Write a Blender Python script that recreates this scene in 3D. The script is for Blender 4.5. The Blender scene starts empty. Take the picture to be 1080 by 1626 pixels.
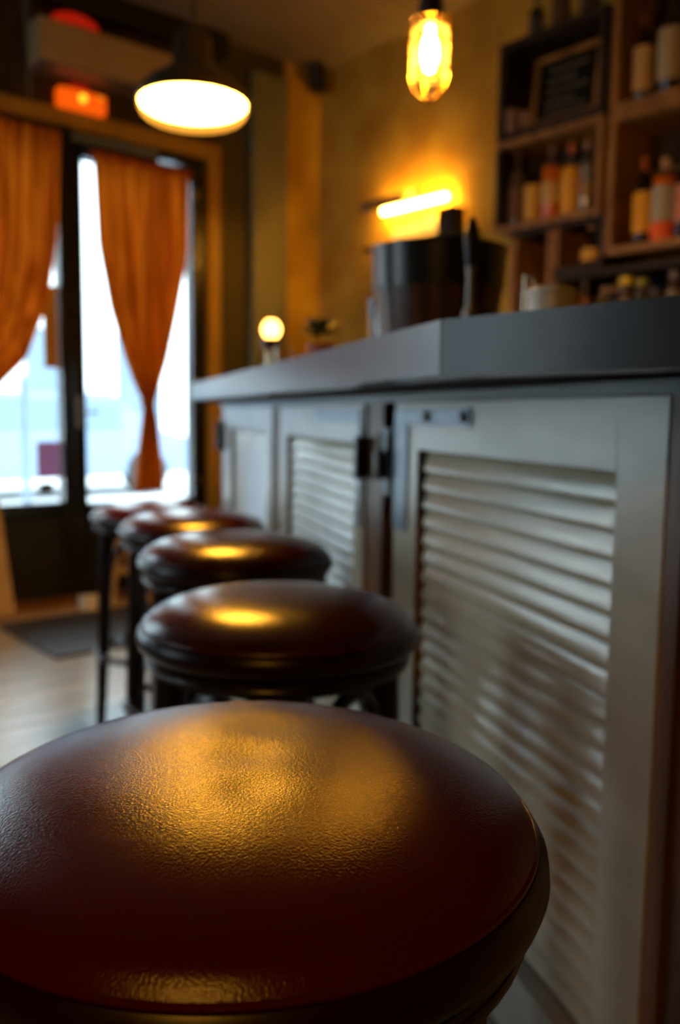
import bpy, bmesh, math, random
from mathutils import Vector, Matrix
PI = math.pi
random.seed(7)
S = bpy.context.scene
COL = S.collection

# ------------------------------------------------------------------ camera
ZC = 1.07
cd = bpy.data.cameras.new('camera')
cam = bpy.data.objects.new('camera', cd); COL.objects.link(cam)
cam.location = (0, 0, ZC)
HEAD, PITCH, ROLL = 0.70, 0.1108, 0.0125
fw = Vector((math.sin(HEAD)*math.cos(PITCH), math.cos(HEAD)*math.cos(PITCH), -math.sin(PITCH)))
rt = Vector((math.cos(HEAD), -math.sin(HEAD), 0)); up = rt.cross(fw)
r2 = rt*math.cos(ROLL) + up*math.sin(ROLL); u2 = up*math.cos(ROLL) - rt*math.sin(ROLL)
cam.rotation_euler = Matrix((r2, u2, -fw)).transposed().to_euler()
cd.sensor_fit = 'VERTICAL'; cd.sensor_height = 23.6; cd.lens = 1380/1626*23.6
cd.clip_start = 0.02
cd.dof.use_dof = True; cd.dof.focus_distance = 0.50; cd.dof.aperture_fstop = 2.9
S.camera = cam

# ------------------------------------------------------------------ world, light, exposure
w = bpy.data.worlds.new('sky'); S.world = w; w.use_nodes = True
bg = w.node_tree.nodes['Background']
bg.inputs[0].default_value = (0.70, 0.89, 1.0, 1); bg.inputs[1].default_value = 9.0
S.view_settings.view_transform = 'Standard'; S.view_settings.look = 'None'
S.view_settings.gamma = 1; S.view_settings.use_curve_mapping = False
S.view_settings.exposure = 0.0
XL_ = -2.3
def portal(name, loc, sx, sy, rot):
    l = bpy.data.lights.new(name, 'AREA'); l.shape = 'RECTANGLE'; l.size = sx; l.size_y = sy
    l.cycles.is_portal = True
    o = bpy.data.objects.new(name, l); COL.objects.link(o); o.location = loc; o.rotation_euler = rot
portal('window_portal', (1.23, 4.86, 1.52), 3.4, 2.1, (-PI/2, 0, 0))
portal('side_window_portal', (XL_-.10, 3.45, 1.65), 1.1, 1.6, (PI/2, 0, -PI/2))
WARM = (1.0, 0.43, 0.035)

# ------------------------------------------------------------------ materials
def mat(name, col, rough=0.6, metal=0, col2=None, scale=8, stretch=(1,1,1), bump=0, bscale=None, detail=4, spec=0.5, coat=0, contrast=(0.35,0.65), bdist=.01, rvar=0):
    m = bpy.data.materials.new(name); m.use_nodes = True
    nt = m.node_tree; b = nt.nodes['Principled BSDF']
    b.inputs['Base Color'].default_value = (*col, 1)
    b.inputs['Roughness'].default_value = rough; b.inputs['Metallic'].default_value = metal
    b.inputs['Specular IOR Level'].default_value = spec
    if coat: b.inputs['Coat Weight'].default_value = coat; b.inputs['Coat Roughness'].default_value = 0.08
    if col2 or bump:
        tc = nt.nodes.new('ShaderNodeTexCoord'); mp = nt.nodes.new('ShaderNodeMapping')
        mp.inputs['Scale'].default_value = stretch
        nt.links.new(tc.outputs['Object'], mp.inputs['Vector'])
        n = nt.nodes.new('ShaderNodeTexNoise'); n.inputs['Scale'].default_value = scale; n.inputs['Detail'].default_value = detail
        nt.links.new(mp.outputs[0], n.inputs['Vector'])
        if col2:
            r = nt.nodes.new('ShaderNodeValToRGB')
            r.color_ramp.elements[0].position = contrast[0]; r.color_ramp.elements[1].position = contrast[1]
            r.color_ramp.elements[0].color = (*col, 1); r.color_ramp.elements[1].color = (*col2, 1)
            nt.links.new(n.outputs['Fac'], r.inputs[0]); nt.links.new(r.outputs[0], b.inputs['Base Color'])
        if rvar:   # worn patches: roughness varies in broad blotches
            nr = nt.nodes.new('ShaderNodeTexNoise'); nr.inputs['Scale'].default_value = 11; nr.inputs['Detail'].default_value = 1.5
            mr = nt.nodes.new('ShaderNodeMapRange'); mr.interpolation_type = 'SMOOTHSTEP'; mr.inputs[1].default_value = .35; mr.inputs[2].default_value = .68
            mr.inputs[3].default_value = rough; mr.inputs[4].default_value = rough+rvar
            nt.links.new(mp.outputs[0], nr.inputs['Vector']); nt.links.new(nr.outputs['Fac'], mr.inputs[0]); nt.links.new(mr.outputs[0], b.inputs['Roughness'])
        if bump:
            n2 = n
            if bscale:
                n2 = nt.nodes.new('ShaderNodeTexNoise'); n2.inputs['Scale'].default_value = bscale; n2.inputs['Detail'].default_value = 3
                nt.links.new(mp.outputs[0], n2.inputs['Vector'])
            bp = nt.nodes.new('ShaderNodeBump'); bp.inputs['Strength'].default_value = bump; bp.inputs['Distance'].default_value = bdist
            nt.links.new(n2.outputs['Fac'], bp.inputs['Height']); nt.links.new(bp.outputs[0], b.inputs['Normal'])
    return m
def emit(name, col, s):
    m = bpy.data.materials.new(name); m.use_nodes = True; nt = m.node_tree
    nt.nodes.remove(nt.nodes['Principled BSDF'])
    e = nt.nodes.new('ShaderNodeEmission'); e.inputs[0].default_value = (*col, 1); e.inputs[1].default_value = s
    nt.links.new(e.outputs[0], nt.nodes['Material Output'].inputs[0]); return m
def pane(name, tint=(1,1,1), gl=0.06, rough=0.02):
    m = bpy.data.materials.new(name); m.use_nodes = True; nt = m.node_tree
    nt.nodes.remove(nt.nodes['Principled BSDF'])
    t = nt.nodes.new('ShaderNodeBsdfTransparent'); t.inputs[0].default_value = (*tint, 1)
    g = nt.nodes.new('ShaderNodeBsdfGlossy'); g.inputs['Roughness'].default_value = rough
    fr = nt.nodes.new('ShaderNodeFresnel'); fr.inputs[0].default_value = 1.0 + gl*7
    x = nt.nodes.new('ShaderNodeMixShader')
    nt.links.new(fr.outputs[0], x.inputs[0]); nt.links.new(t.outputs[0], x.inputs[1]); nt.links.new(g.outputs[0], x.inputs[2])
    nt.links.new(x.outputs[0], nt.nodes['Material Output'].inputs[0]); return m
def cloth(name, c1, c2, trans=0.55):
    m = bpy.data.materials.new(name); m.use_nodes = True; nt = m.node_tree
    nt.nodes.remove(nt.nodes['Principled BSDF'])
    tc = nt.nodes.new('ShaderNodeTexCoord'); mp = nt.nodes.new('ShaderNodeMapping'); mp.inputs['Scale'].default_value = (14, 14, 0.8)
    n = nt.nodes.new('ShaderNodeTexNoise'); n.inputs['Scale'].default_value = 2.0
    r = nt.nodes.new('ShaderNodeValToRGB'); r.color_ramp.elements[0].position = .35; r.color_ramp.elements[1].position = .65
    r.color_ramp.elements[0].color = (*c1, 1); r.color_ramp.elements[1].color = (*c2, 1)
    d = nt.nodes.new('ShaderNodeBsdfDiffuse'); t = nt.nodes.new('ShaderNodeBsdfTranslucent'); x = nt.nodes.new('ShaderNodeMixShader')
    x.inputs[0].default_value = trans
    L = nt.links.new
    L(tc.outputs['Object'], mp.inputs[0]); L(mp.outputs[0], n.inputs['Vector']); L(n.outputs['Fac'], r.inputs[0])
    L(r.outputs[0], d.inputs[0]); L(r.outputs[0], t.inputs[0]); L(d.outputs[0], x.inputs[1]); L(t.outputs[0], x.inputs[2])
    L(x.outputs[0], nt.nodes['Material Output'].inputs[0]); return m

M = {}
M['leather'] = mat('oxblood_leather', (0.060,0.0009,0.0004), 0.24, bump=0.5, bscale=620, scale=5, spec=0.42, bdist=.00060)
M['leather_old'] = mat('brown_leather', (0.03,0.002,0.001), 0.22, col2=(0.045,0.003,0.001), scale=9, bump=0.2, bscale=400, spec=0.55, bdist=.001)
M['dark_wood'] = mat('dark_bentwood', (0.006,0.003,0.002), 0.28, col2=(0.016,0.005,0.003), scale=6, stretch=(6,6,1), spec=0.35)
M['stud'] = mat('piping_leather', (0.012,0.001,0.0005), 0.32, spec=.3)
M['white_paint'] = mat('cream_gloss_paint', (0.42,0.38,0.29), 0.28, col2=(0.52,0.47,0.37), scale=5, stretch=(1,1,3), bump=0.05, bscale=40, spec=0.5)
M['slat_paint'] = mat('cream_slat_paint', (0.48,0.42,0.29), 0.17, col2=(0.56,0.50,0.37), scale=4, stretch=(1,3,3), bump=0.04, bscale=30, spec=0.6)
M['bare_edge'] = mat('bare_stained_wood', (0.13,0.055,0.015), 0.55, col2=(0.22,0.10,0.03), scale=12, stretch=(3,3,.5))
M['post_wood'] = mat('brown_post_wood', (0.07,0.027,0.007), 0.45, col2=(0.21,0.085,0.018), scale=5, stretch=(6,6,.4), bump=.1)
M['black_gap'] = mat('black_panel', (0.006,0.005,0.004), 0.5)
M['galv'] = mat('zinc_plate', (0.11,0.15,0.19), 0.34, 0.35, col2=(0.17,0.22,0.27), scale=25)
M['iron'] = mat('black_iron', (0.012,0.012,0.013), 0.35, 0.6)
M['chrome'] = mat('chrome', (0.75,0.75,0.75), 0.12, 1.0)
M['worktop'] = mat('weathered_dark_worktop', (0.010,0.009,0.008), 0.28, col2=(0.026,0.024,0.024), scale=4, stretch=(1,1,2), bump=0.05, bscale=14, spec=0.5)
M['worktop_under'] = mat('worktop_underside', (0.010,0.008,0.006), 0.75, col2=(0.022,0.016,0.012), scale=5)
M['ceil'] = mat('ceiling_board_wood', (0.15,0.125,0.10), 0.6, col2=(0.22,0.19,0.16), scale=3, stretch=(.6,8,1), bump=.1)
M['ceil_dark'] = mat('ceiling_void', (0.02,0.012,0.008), 0.9)
M['brick_yellow'] = mat('ochre_plaster', (0.42,0.24,0.02), 0.8, col2=(0.60,0.40,0.05), scale=3.2, bump=.25, bscale=9, detail=7)
M['brown_wall'] = mat('dark_brown_wall', (0.030,0.015,0.006), 0.7, col2=(0.05,0.026,0.01), scale=3)
M['olive'] = mat('olive_wall', (0.045,0.04,0.018), 0.7, col2=(0.065,0.055,0.025), scale=3)
M['grey_green'] = mat('grey_green_paint', (0.16,0.17,0.11), 0.6, col2=(0.20,0.21,0.14), scale=3)
M['ochre_trim'] = mat('ochre_painted_trim', (0.38,0.21,0.02), 0.5, col2=(0.50,0.28,0.035), scale=5, stretch=(1,1,.5))
M['frame'] = mat('black_painted_frame', (0.010,0.011,0.014), 0.25, spec=.6)
M['panel_black'] = mat('black_door_panel', (0.006,0.006,0.006), 0.5)
M['glass'] = pane('window_glass')
M['curtain'] = cloth('amber_curtain_cloth', (0.32,0.055,0.002), (0.72,0.18,0.008), 0.27)
M['floor'] = mat('worn_floorboards', (0.18,0.195,0.18), 0.26, col2=(0.33,0.36,0.335), scale=3, stretch=(.7,5,1), bump=.1, bscale=14)
M['floor_tan'] = mat('tan_floorboards', (0.32,0.21,0.11), 0.32, col2=(0.42,0.29,0.17), scale=3, stretch=(.7,5,1), bump=.1)
M['mat'] = mat('black_rubber_mat', (0.012,0.015,0.02), 0.6, col2=(0.02,0.024,0.03), scale=40, bump=.3, bscale=200)
M['crate'] = mat('crate_wood', (0.20,0.085,0.014), 0.6, col2=(0.40,0.20,0.04), scale=5, stretch=(1,6,1), bump=.2)
M['crate_dark'] = mat('dark_and_shaded_crate_wood', (0.008,0.0035,0.0015), 0.7, col2=(0.028,0.011,0.004), scale=5, stretch=(1,6,1), bump=.2)  # dark wood, deepened further for the shade inside crates
M['ac'] = mat('cream_metal_box', (0.42,0.29,0.13), 0.5, col2=(0.47,0.33,0.16), scale=4)
M['chalk_slate'] = mat('slate', (0.006,0.006,0.006), 0.9, col2=(0.012,0.012,0.012), scale=12, spec=.1)
M['chalk'] = mat('chalk', (0.35,0.33,0.3), 0.9)
M['bronze'] = mat('dark_bronze', (0.07,0.05,0.03), 0.35, 0.7)
M['brass'] = mat('brass', (0.6,0.38,0.12), 0.25, 1.0)
M['cord'] = mat('black_cord', (0.015,0.012,0.01), 0.6)
M['barrel'] = mat('dark_barrel_stave', (0.06,0.022,0.006), 0.38, col2=(0.19,0.07,0.015), scale=5, stretch=(7,7,.5), spec=.3)
M['barrel_band'] = mat('black_barrel_band', (0.02,0.019,0.012), 0.30, 0.3)
M['porcelain'] = mat('porcelain', (0.75,0.70,0.56), 0.3)
M['card'] = mat('tan_card', (0.42,0.25,0.11), 0.7)
M['leaf'] = mat('dark_leaf', (0.012,0.035,0.010), 0.5, col2=(0.03,0.08,0.02), scale=20)
M['terracotta'] = mat('orange_pot', (0.5,0.10,0.02), 0.6)
M['lamp_glass_e'] = emit('lit_pendant_glass', WARM, 120)
def glow_glass(name, col, st):
    m = emit(name, col, st); nt = m.node_tree
    e = [n for n in nt.nodes if n.type == 'EMISSION'][0]; t = nt.nodes.new('ShaderNodeBsdfTransparent'); a = nt.nodes.new('ShaderNodeAddShader')
    nt.links.new(e.outputs[0], a.inputs[0]); nt.links.new(t.outputs[0], a.inputs[1]); nt.links.new(a.outputs[0], nt.nodes['Material Output'].inputs[0])
    return m
M['lamp_rim_e'] = glow_glass('lit_ribbed_glass', (1.0,0.40,0.04), .7)
M['bulb_e'] = emit('lit_bulb', (1.0,0.43,0.04), 560)
M['globe_e'] = emit('lit_globe', (1.0,0.45,0.08), 12)
M['tube_e'] = emit('lit_wall_lamp', (1.0,0.44,0.04), 150)
M['orange_e'] = emit('lit_orange_sign', (1.0,0.11,0.003), 1.0)
M['orange_hot_e'] = emit('lit_orange_bulb', (1.0,0.5,0.02), 2.2)
M['green_e'] = emit('green_led', (0.5,0.6,0.02), 0.9)
M['red_e'] = emit('lit_red_lamp', (0.8,0.02,0.004), 0.45)
M['jar'] = pane('clear_jar_glass', (1,.9,.72), 0.035, 0.3)
M['pave'] = mat('street_pavement', (0.50,0.50,0.48), 0.8, col2=(0.6,0.6,0.58), scale=1)
M['facade'] = mat('pale_stone_facade', (0.78,0.78,0.76), 0.8, col2=(0.85,0.84,0.80), scale=.7)
M['facade_win'] = mat('facade_window', (0.10,0.16,0.22), 0.2)
M['bluegrey'] = mat('bluegrey_metal', (0.16,0.22,0.32), 0.4)
M['mauve'] = cloth('mauve_paper', (0.45,0.30,0.48), (0.52,0.36,0.55), .45)
M['tanpaper'] = cloth('tan_paper', (0.50,0.26,0.06), (0.55,0.30,0.07), .38)
M['darkgreen'] = mat('dark_green_card', (0.02,0.035,0.02), 0.6)
M['pale_wood'] = mat('pale_wood', (0.40,0.23,0.07), 0.5, col2=(0.5,0.32,0.12), scale=5, stretch=(5,5,.6))
M['greymetal'] = mat('grey_metal', (0.20,0.18,0.16), 0.4, 0.5)

# ------------------------------------------------------------------ geometry helpers
def nb(): return bmesh.new()
def bx(bm, c, s, rot=None, bev=0):
    r = bmesh.ops.create_cube(bm, size=1)
    vs = r['verts']; bmesh.ops.scale(bm, vec=s, verts=vs)
    if bev:
        es = list({e for v in vs for e in v.link_edges})
        q = bmesh.ops.bevel(bm, geom=es, offset=bev, segments=1, affect='EDGES', profile=.5)
        vs = list({v for f in q['faces'] for v in f.verts} | {v for v in vs if v.is_valid})
    if rot: bmesh.ops.rotate(bm, cent=(0,0,0), matrix=rot, verts=vs)
    bmesh.ops.translate(bm, vec=c, verts=vs); return bm
def bb(bm, a, b, bev=0):
    return bx(bm, [(a[i]+b[i])/2 for i in range(3)], [abs(b[i]-a[i]) for i in range(3)], bev=bev)
def lathe(bm, prof, n=24, c=(0,0,0), flute=None):
    rings = []
    for k, (r, z) in enumerate(prof):
        if r < 1e-6: rings.append([bm.verts.new((c[0], c[1], c[2]+z))]); continue
        ring = []
        for i in range(n):
            a = 2*PI*i/n; rr = r*(1 + (flute[1]*math.cos(flute[0]*a) if flute and k in flute[2] else 0))
            ring.append(bm.verts.new((c[0]+rr*math.cos(a), c[1]+rr*math.sin(a), c[2]+z)))
        rings.append(ring)
    for A, B in zip(rings, rings[1:]):
        for i in range(n):
            j = (i+1) % n
            if len(A) == 1 and len(B) == 1: continue
            if len(A) == 1: bm.faces.new((A[0], B[i], B[j]))
            elif len(B) == 1: bm.faces.new((A[i], A[j], B[0]))
            else: bm.faces.new((A[i], A[j], B[j], B[i]))
    for R_, rev in ((rings[0], True), (rings[-1], False)):
        if len(R_) > 2 and prof[0] != prof[-1]:
            bm.faces.new(R_[::-1] if rev else R_)
    bmesh.ops.recalc_face_normals(bm, faces=bm.faces)
    return bm
def torus(bm, R_, r, c=(0,0,0), n=40, m=8, sz=1):
    g = [[bm.verts.new((c[0]+(R_+r*math.cos(b))*math.cos(a), c[1]+(R_+r*math.cos(b))*math.sin(a), c[2]+sz*r*math.sin(b)))
          for b in [2*PI*j/m for j in range(m)]] for a in [2*PI*i/n for i in range(n)]]
    for i in range(n):
        for j in range(m):
            bm.faces.new((g[i][j], g[(i+1)%n][j], g[(i+1)%n][(j+1)%m], g[i][(j+1)%m]))
    return bm
def tube(bm, pts, rad, n=8, closed=False):
    pts = [Vector(p) for p in pts]; rings = []
    for i, p in enumerate(pts):
        if closed: t = pts[(i+1)%len(pts)] - pts[i-1]
        else: t = pts[min(i+1, len(pts)-1)] - pts[max(i-1, 0)]
        t.normalize(); a = t.cross(Vector((0,0,1)))
        if a.length < 1e-3: a = t.cross(Vector((1,0,0)))
        a.normalize(); b = t.cross(a)
        r = rad[i] if isinstance(rad, (list, tuple)) else rad
        rings.append([bm.verts.new(p + (a*math.cos(2*PI*k/n) + b*math.sin(2*PI*k/n))*r) for k in range(n)])
    for i in range(len(rings) if closed else len(rings)-1):
        A = rings[i]; B = rings[(i+1) % len(rings)]
        for k in range(n): bm.faces.new((A[k], A[(k+1)%n], B[(k+1)%n], B[k]))
    if not closed: bm.faces.new(rings[0][::-1]); bm.faces.new(rings[-1])
    bmesh.ops.recalc_face_normals(bm, faces=bm.faces)
    return bm
def prism(bm, poly, z0, z1):
    A = [bm.verts.new((x, y, z0)) for x, y in poly]; B = [bm.verts.new((x, y, z1)) for x, y in poly]
    bm.faces.new(A[::-1]); bm.faces.new(B)
    for i in range(len(A)):
        j = (i+1) % len(A); bm.faces.new((A[i], A[j], B[j], B[i]))
    bmesh.ops.recalc_face_normals(bm, faces=bm.faces)
    return bm
def obj(name, bm, m, parent=None, smooth=False, loc=None, rotz=None):
    me = bpy.data.meshes.new(name); bm.to_mesh(me); bm.free()
    me.materials.append(m if not isinstance(m, str) else M[m])
    if smooth:
        for p in me.polygons: p.use_smooth = True
        try: me.set_sharp_from_angle(angle=math.radians(40))
        except Exception: pass
    o = bpy.data.objects.new(name, me); COL.objects.link(o)
    if parent: o.parent = parent
    if loc: o.location = loc
    if rotz is not None: o.rotation_euler.z = rotz
    return o
def thing(name, label, cat, loc=(0,0,0), rotz=0, group=None):
    o = bpy.data.objects.new(name, None); COL.objects.link(o); o.empty_display_size = .05
    o.location = loc; o.rotation_euler = (0,0,rotz); o['label'] = label; o['category'] = cat
    if group: o['group'] = group
    return o
def tag(o, label, cat, group=None, kind=None):
    o['label'] = label; o['category'] = cat
    if group: o['group'] = group
    if kind: o['kind'] = kind
    return o
def struct(o, label=None):
    o['kind'] = 'structure'
    if label: o['label'] = label
    return o
def dupmesh(src, name, parent, loc=(0,0,0), rot=(0,0,0)):
    o = bpy.data.objects.new(name, src.data); COL.objects.link(o); o.parent = parent
    o.location = loc; o.rotation_euler = rot; return o
def copy_tree(o, parent=None):
    c = o.copy(); COL.objects.link(c); c.parent = parent
    for ch in list(o.children): copy_tree(ch, c)
    return c

# bar frame: t along the bar front, n across it (towards the barman)
AZ = 0.41
BD = Vector((math.sin(AZ), math.cos(AZ))); BN = Vector((math.cos(AZ), -math.sin(AZ)))
def B(t, n): p = BD*t + BN*n; return (p.x, p.y)
BROT = PI/2 - AZ          # local x -> along the bar, local y -> towards the stools

# ================================================================== SETTING
YD, XW, ZCEIL = 4.75, 3.776, 3.33
XL, YB = -2.3, -1.6
# floor: boards laid across the room, on a dark subfloor
fl = obj('floor', bb(nb(), (XL-.1, YB-.1, -0.12), (XW+.1, YD+.12, -0.012)), 'ceil_dark'); struct(fl, 'worn grey wooden floor')
BW, GAP = 0.145, 0.004
pl_mesh = {}
y = YB; row = 0
while y < YD - 0.001:
    wd = min(BW, YD-y); x = XL - (row*0.77 % 1.9)
    while x < XW:
        x0 = max(x, XL); x1 = min(x+1.9, XW); x += 1.9
        if x1-x0 < .05: continue
        o = obj('floorboard', bb(nb(), (x0+GAP/2, y+GAP/2, -0.012), (x1-GAP/2, y+wd-GAP/2, random.uniform(-.001, 0.0)), bev=.0015),
                'floor_tan' if (y > 4.2) else 'floor', fl)
    y += BW; row += 1
# ceiling boards, running across the bar direction
ce = obj('ceiling', bb(nb(), (XL-.1, YB-.1, ZCEIL+.02), (XW+.1, YD+.12, ZCEIL+.12)), 'ceil_dark'); struct(ce, 'brown tongue and groove board ceiling')
cb = None; k = 0
cw = 0.115
bmB = nb(); bx(bmB, (0,0,0), (9.5, cw-.008, .022), bev=.004)
# boards clipped to the room rectangle so that they stop at the walls
def clip_board(s0, s1):
    # strip s0..s1 along BD direction; long axis BN ; returns polygon clipped to room
    poly = [Vector(B(s0, -9)), Vector(B(s0, 9)), Vector(B(s1, 9)), Vector(B(s1, -9))]
    for ax, val, sg in ((0, XL, 1), (0, XW, -1), (1, YB, 1), (1, YD, -1)):
        out = []
        for i in range(len(poly)):
            a, b = poly[i-1], poly[i]; da = (a[ax]-val)*sg; db = (b[ax]-val)*sg
            if (da >= 0) != (db >= 0): out.append(a + (b-a)*(da/(da-db)))
            if db >= 0: out.append(b)
        poly = out
        if not poly: return None
    return poly
bmB.free()
s = -3.0
while s < 7:
    pg = clip_board(s, s+cw-.007)
    if pg and len(pg) > 2:
        obj('ceiling_board', prism(nb(), [(p.x, p.y) for p in pg], ZCEIL, ZCEIL+.02), 'ceil', ce)
    s += cw
# walls
struct(obj('wall_right', bb(nb(), (XW, YB-.1, 0), (XW+.12, YD+.12, ZCEIL)), 'brick_yellow'), 'ochre plaster wall behind the bar')
wlft = obj('wall_left', bb(nb(), (XL-.12, YB-.1, 0), (XL, 2.9, ZCEIL)), 'brown_wall'); struct(wlft)
obj('wall_section', bb(nb(), (XL-.12, 4.0, 0), (XL, YD+.12, ZCEIL)), 'brown_wall', wlft)
obj('wall_section', bb(nb(), (XL-.12, 2.9, 0), (XL, 4.0, .85)), 'brown_wall', wlft)
obj('wall_section', bb(nb(), (XL-.12, 2.9, 2.45), (XL, 4.0, ZCEIL)), 'brown_wall', wlft)
wn4 = obj('window_4', bb(nb(), (XL-.07, 2.9, .85), (XL-.02, 2.96, 2.45)), 'frame'); struct(wn4, 'black framed side window out to the street')
obj('stile', bb(nb(), (XL-.07, 3.94, .85), (XL-.02, 4.0, 2.45)), 'frame', wn4)
obj('mullion', bb(nb(), (XL-.07, 3.42, .91), (XL-.02, 3.48, 2.39)), 'frame', wn4)
obj('bottom_rail', bb(nb(), (XL-.07, 2.96, .85), (XL-.02, 3.94, .91)), 'frame', wn4)
obj('top_rail', bb(nb(), (XL-.07, 2.96, 2.39), (XL-.02, 3.94, 2.45)), 'frame', wn4)
obj('glass_pane', bb(nb(), (XL-.048, 2.96, .91), (XL-.042, 3.42, 2.39)), 'glass', wn4)
obj('glass_pane', bb(nb(), (XL-.048, 3.48, .91), (XL-.042, 3.94, 2.39)), 'glass', wn4)
struct(obj('wall_back', bb(nb(), (XL, YB-.12, 0), (XW, YB, ZCEIL)), 'brown_wall'))
# facade wall: segment right of the door, lintel above, far left pier
wf = obj('wall_far', bb(nb(), (2.975, YD, 0), (XW, YD+.12, ZCEIL)), 'olive'); struct(wf, 'dark olive wall around the glazed door')
bm = nb(); bb(bm, (XL, YD, 2.66), (2.975, YD+.12, ZCEIL)); obj('lintel_wall', bm, 'brown_wall', wf)
bm = nb(); bb(bm, (3.485, YD-.01, 0), (XW, YD, ZCEIL)); obj('ochre_panel', bm, 'brick_yellow', wf)
bm = nb(); bb(bm, (XL, YD, 0), (-.425, YD+.12, 2.66)); obj('pier', bm, 'brown_wall', wf)
struct(obj('trim_1', bb(nb(), (3.211, YD-.05, 0), (3.485, YD, ZCEIL-.13), bev=.004), 'grey_green'), 'grey green painted pilaster right of the door')
struct(obj('trim_2', bb(nb(), (2.885, YD-.045, 0), (2.975, YD+.02, 2.60), bev=.004), 'ochre_trim'), 'ochre painted jamb casing right of the door')
struct(obj('trim_3', bb(nb(), (XL, YD-.05, 2.60), (2.975, YD+.02, 2.69), bev=.004), 'ochre_trim'), 'ochre painted head casing above door and window')
struct(obj('trim_4', bb(nb(), (XL, YD-.10, ZCEIL-.13), (3.0, YD, ZCEIL-.001)), 'panel_black'), 'black beam under the ceiling above the door')

# glazed door and windows. frames: outer rectangle with glass and lower panel
def glazing(name, x0, x1, z1, sl, sr, tr, gz, label, rail=True):
    bm = nb()
    bb(bm, (x0, YD-.02, 0), (x0+sl, YD+.07, z1), bev=.006)
    root = obj(name, bm, 'frame'); struct(root, label)
    obj('stile', bb(nb(), (x1-sr, YD-.02, 0), (x1, YD+.07, z1), bev=.006), 'frame', root)
    if name == 'door_1':
        for a, b in (((x0+sl, YD-.02, 2.545),(x1-sr, YD+.07, z1)), ((x0+sl, YD-.02, z1-tr),(x1-sr, YD+.07, 2.508)), ((x0+sl, YD-.02, 2.508),(2.565, YD+.07, 2.545)), ((2.725, YD-.02, 2.508),(x1-sr, YD+.07, 2.545))):
            obj('top_rail', bb(nb(), a, b), 'frame', root)
        obj('glint_slit_pane', bb(nb(), (2.565, YD+.02, 2.508),(2.725, YD+.026, 2.545)), 'glass', root)  # glazed slit added so daylight gives the bright glint on the rail
        obj('rail_sheen', bb(nb(), (x0+.02, YD-.028, 2.545),(2.56, YD-.02, 2.585), bev=.002), 'bluegrey', root)  # blue-grey strip standing in for daylight reflected on the top rail
    else: obj('top_rail', bb(nb(), (x0+sl, YD-.02, z1-tr), (x1-sr, YD+.07, z1), bev=.006), 'frame', root)
    obj('middle_rail', bb(nb(), (x0+sl, YD-.02, gz-.07), (x1-sr, YD+.07, gz), bev=.006), 'frame', root)
    obj('bottom_rail', bb(nb(), (x0+sl, YD-.02, 0.0), (x1-sr, YD+.07, .10), bev=.006), 'frame', root)
    obj('lower_panel', bb(nb(), (x0+sl, YD+.01, .10), (x1-sr, YD+.04, gz-.07)), 'panel_black', root)
    obj('moulding', bb(nb(), (x0+sl+.08, YD-.002, .17), (x1-sr-.08, YD+.01, gz-.14), bev=.004), 'panel_black', root)
    obj('glass_pane', bb(nb(), (x0+sl, YD+.022, gz), (x1-sr, YD+.028, z1-tr)), 'glass', root)
    return root
door = glazing('door_1', 2.015, 2.886, 2.602, .08, .101, .137, .55, 'black framed glazed door with an amber curtain in front')
bm = nb(); bb(bm, (2.03, YD-.05, .98), (2.06, YD-.02, 1.16), bev=.004); hd = obj('lock_plate', bm, 'greymetal', door)
obj('door_handle', tube(nb(), [(2.045, YD-.05, 1.07), (2.045, YD-.085, 1.07), (2.13, YD-.09, 1.07)], .009), 'chrome', door, True)
bm = nb()
for zz in (2.38, 1.98, 1.25, .65): bb(bm, (2.80, YD-.032, zz-.03), (2.83, YD-.02, zz+.03), bev=.003)
obj('hinge', bm, 'chrome', door)
glazing('window_1', 0.77, 2.014, 2.602, .07, .059, .107, .565, 'black framed shop window left of the door')
glazing('window_2', -.42, 0.765, 2.602, .07, .07, .107, .565, 'black framed shop window further left')
struct(obj('door_sill', bb(nb(), (XL, YD-.16, 0), (2.975, YD-.02, .025), bev=.004), 'post_wood'), 'wooden threshold along the facade')

# ================================================================== OUTSIDE
struct(obj('street_ground', prism(nb(), [(-30,-20),(XL-.13,-20),(XL-.13,YD+.13),(30,YD+.13),(30,40),(-30,40)], -.25, -.10), 'pave'), 'pale pavement and street outside')
bd_ = thing('street_building', 'pale stone building across the street with tall blue-grey windows', 'building', (3, 17, -.1))
obj('wall', bb(nb(), (-14, 0, 0), (16, 3, 7.5)), 'facade', bd_)
wm = None
for i in range(-6, 8):
    for zz in (0.8, 4.2):
        if wm is None: wm = obj('window', bb(nb(), (-.5, -.06, 0), (.5, 0.02, 2.0), bev=.02), 'facade_win', bd_, loc=(i*1.9, 0, zz))
        else: dupmesh(wm, 'window', bd_, (i*1.9, 0, zz))
cb_ = thing('street_bollard', 'dark blue-grey post on the pavement seen through the left window', 'bollard', (2.65, 7.2, -.1))
obj('post', lathe(nb(), [(.05,0),(.05,.02),(.035,.05),(.035,1.35),(.05,1.38),(.03,1.46),(0,1.48)], 12), 'bluegrey', cb_, True)
obj('foot_plate', lathe(nb(), [(.09,0),(.09,.02),(.05,.03),(0,.03)], 12), 'bluegrey', cb_)
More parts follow.
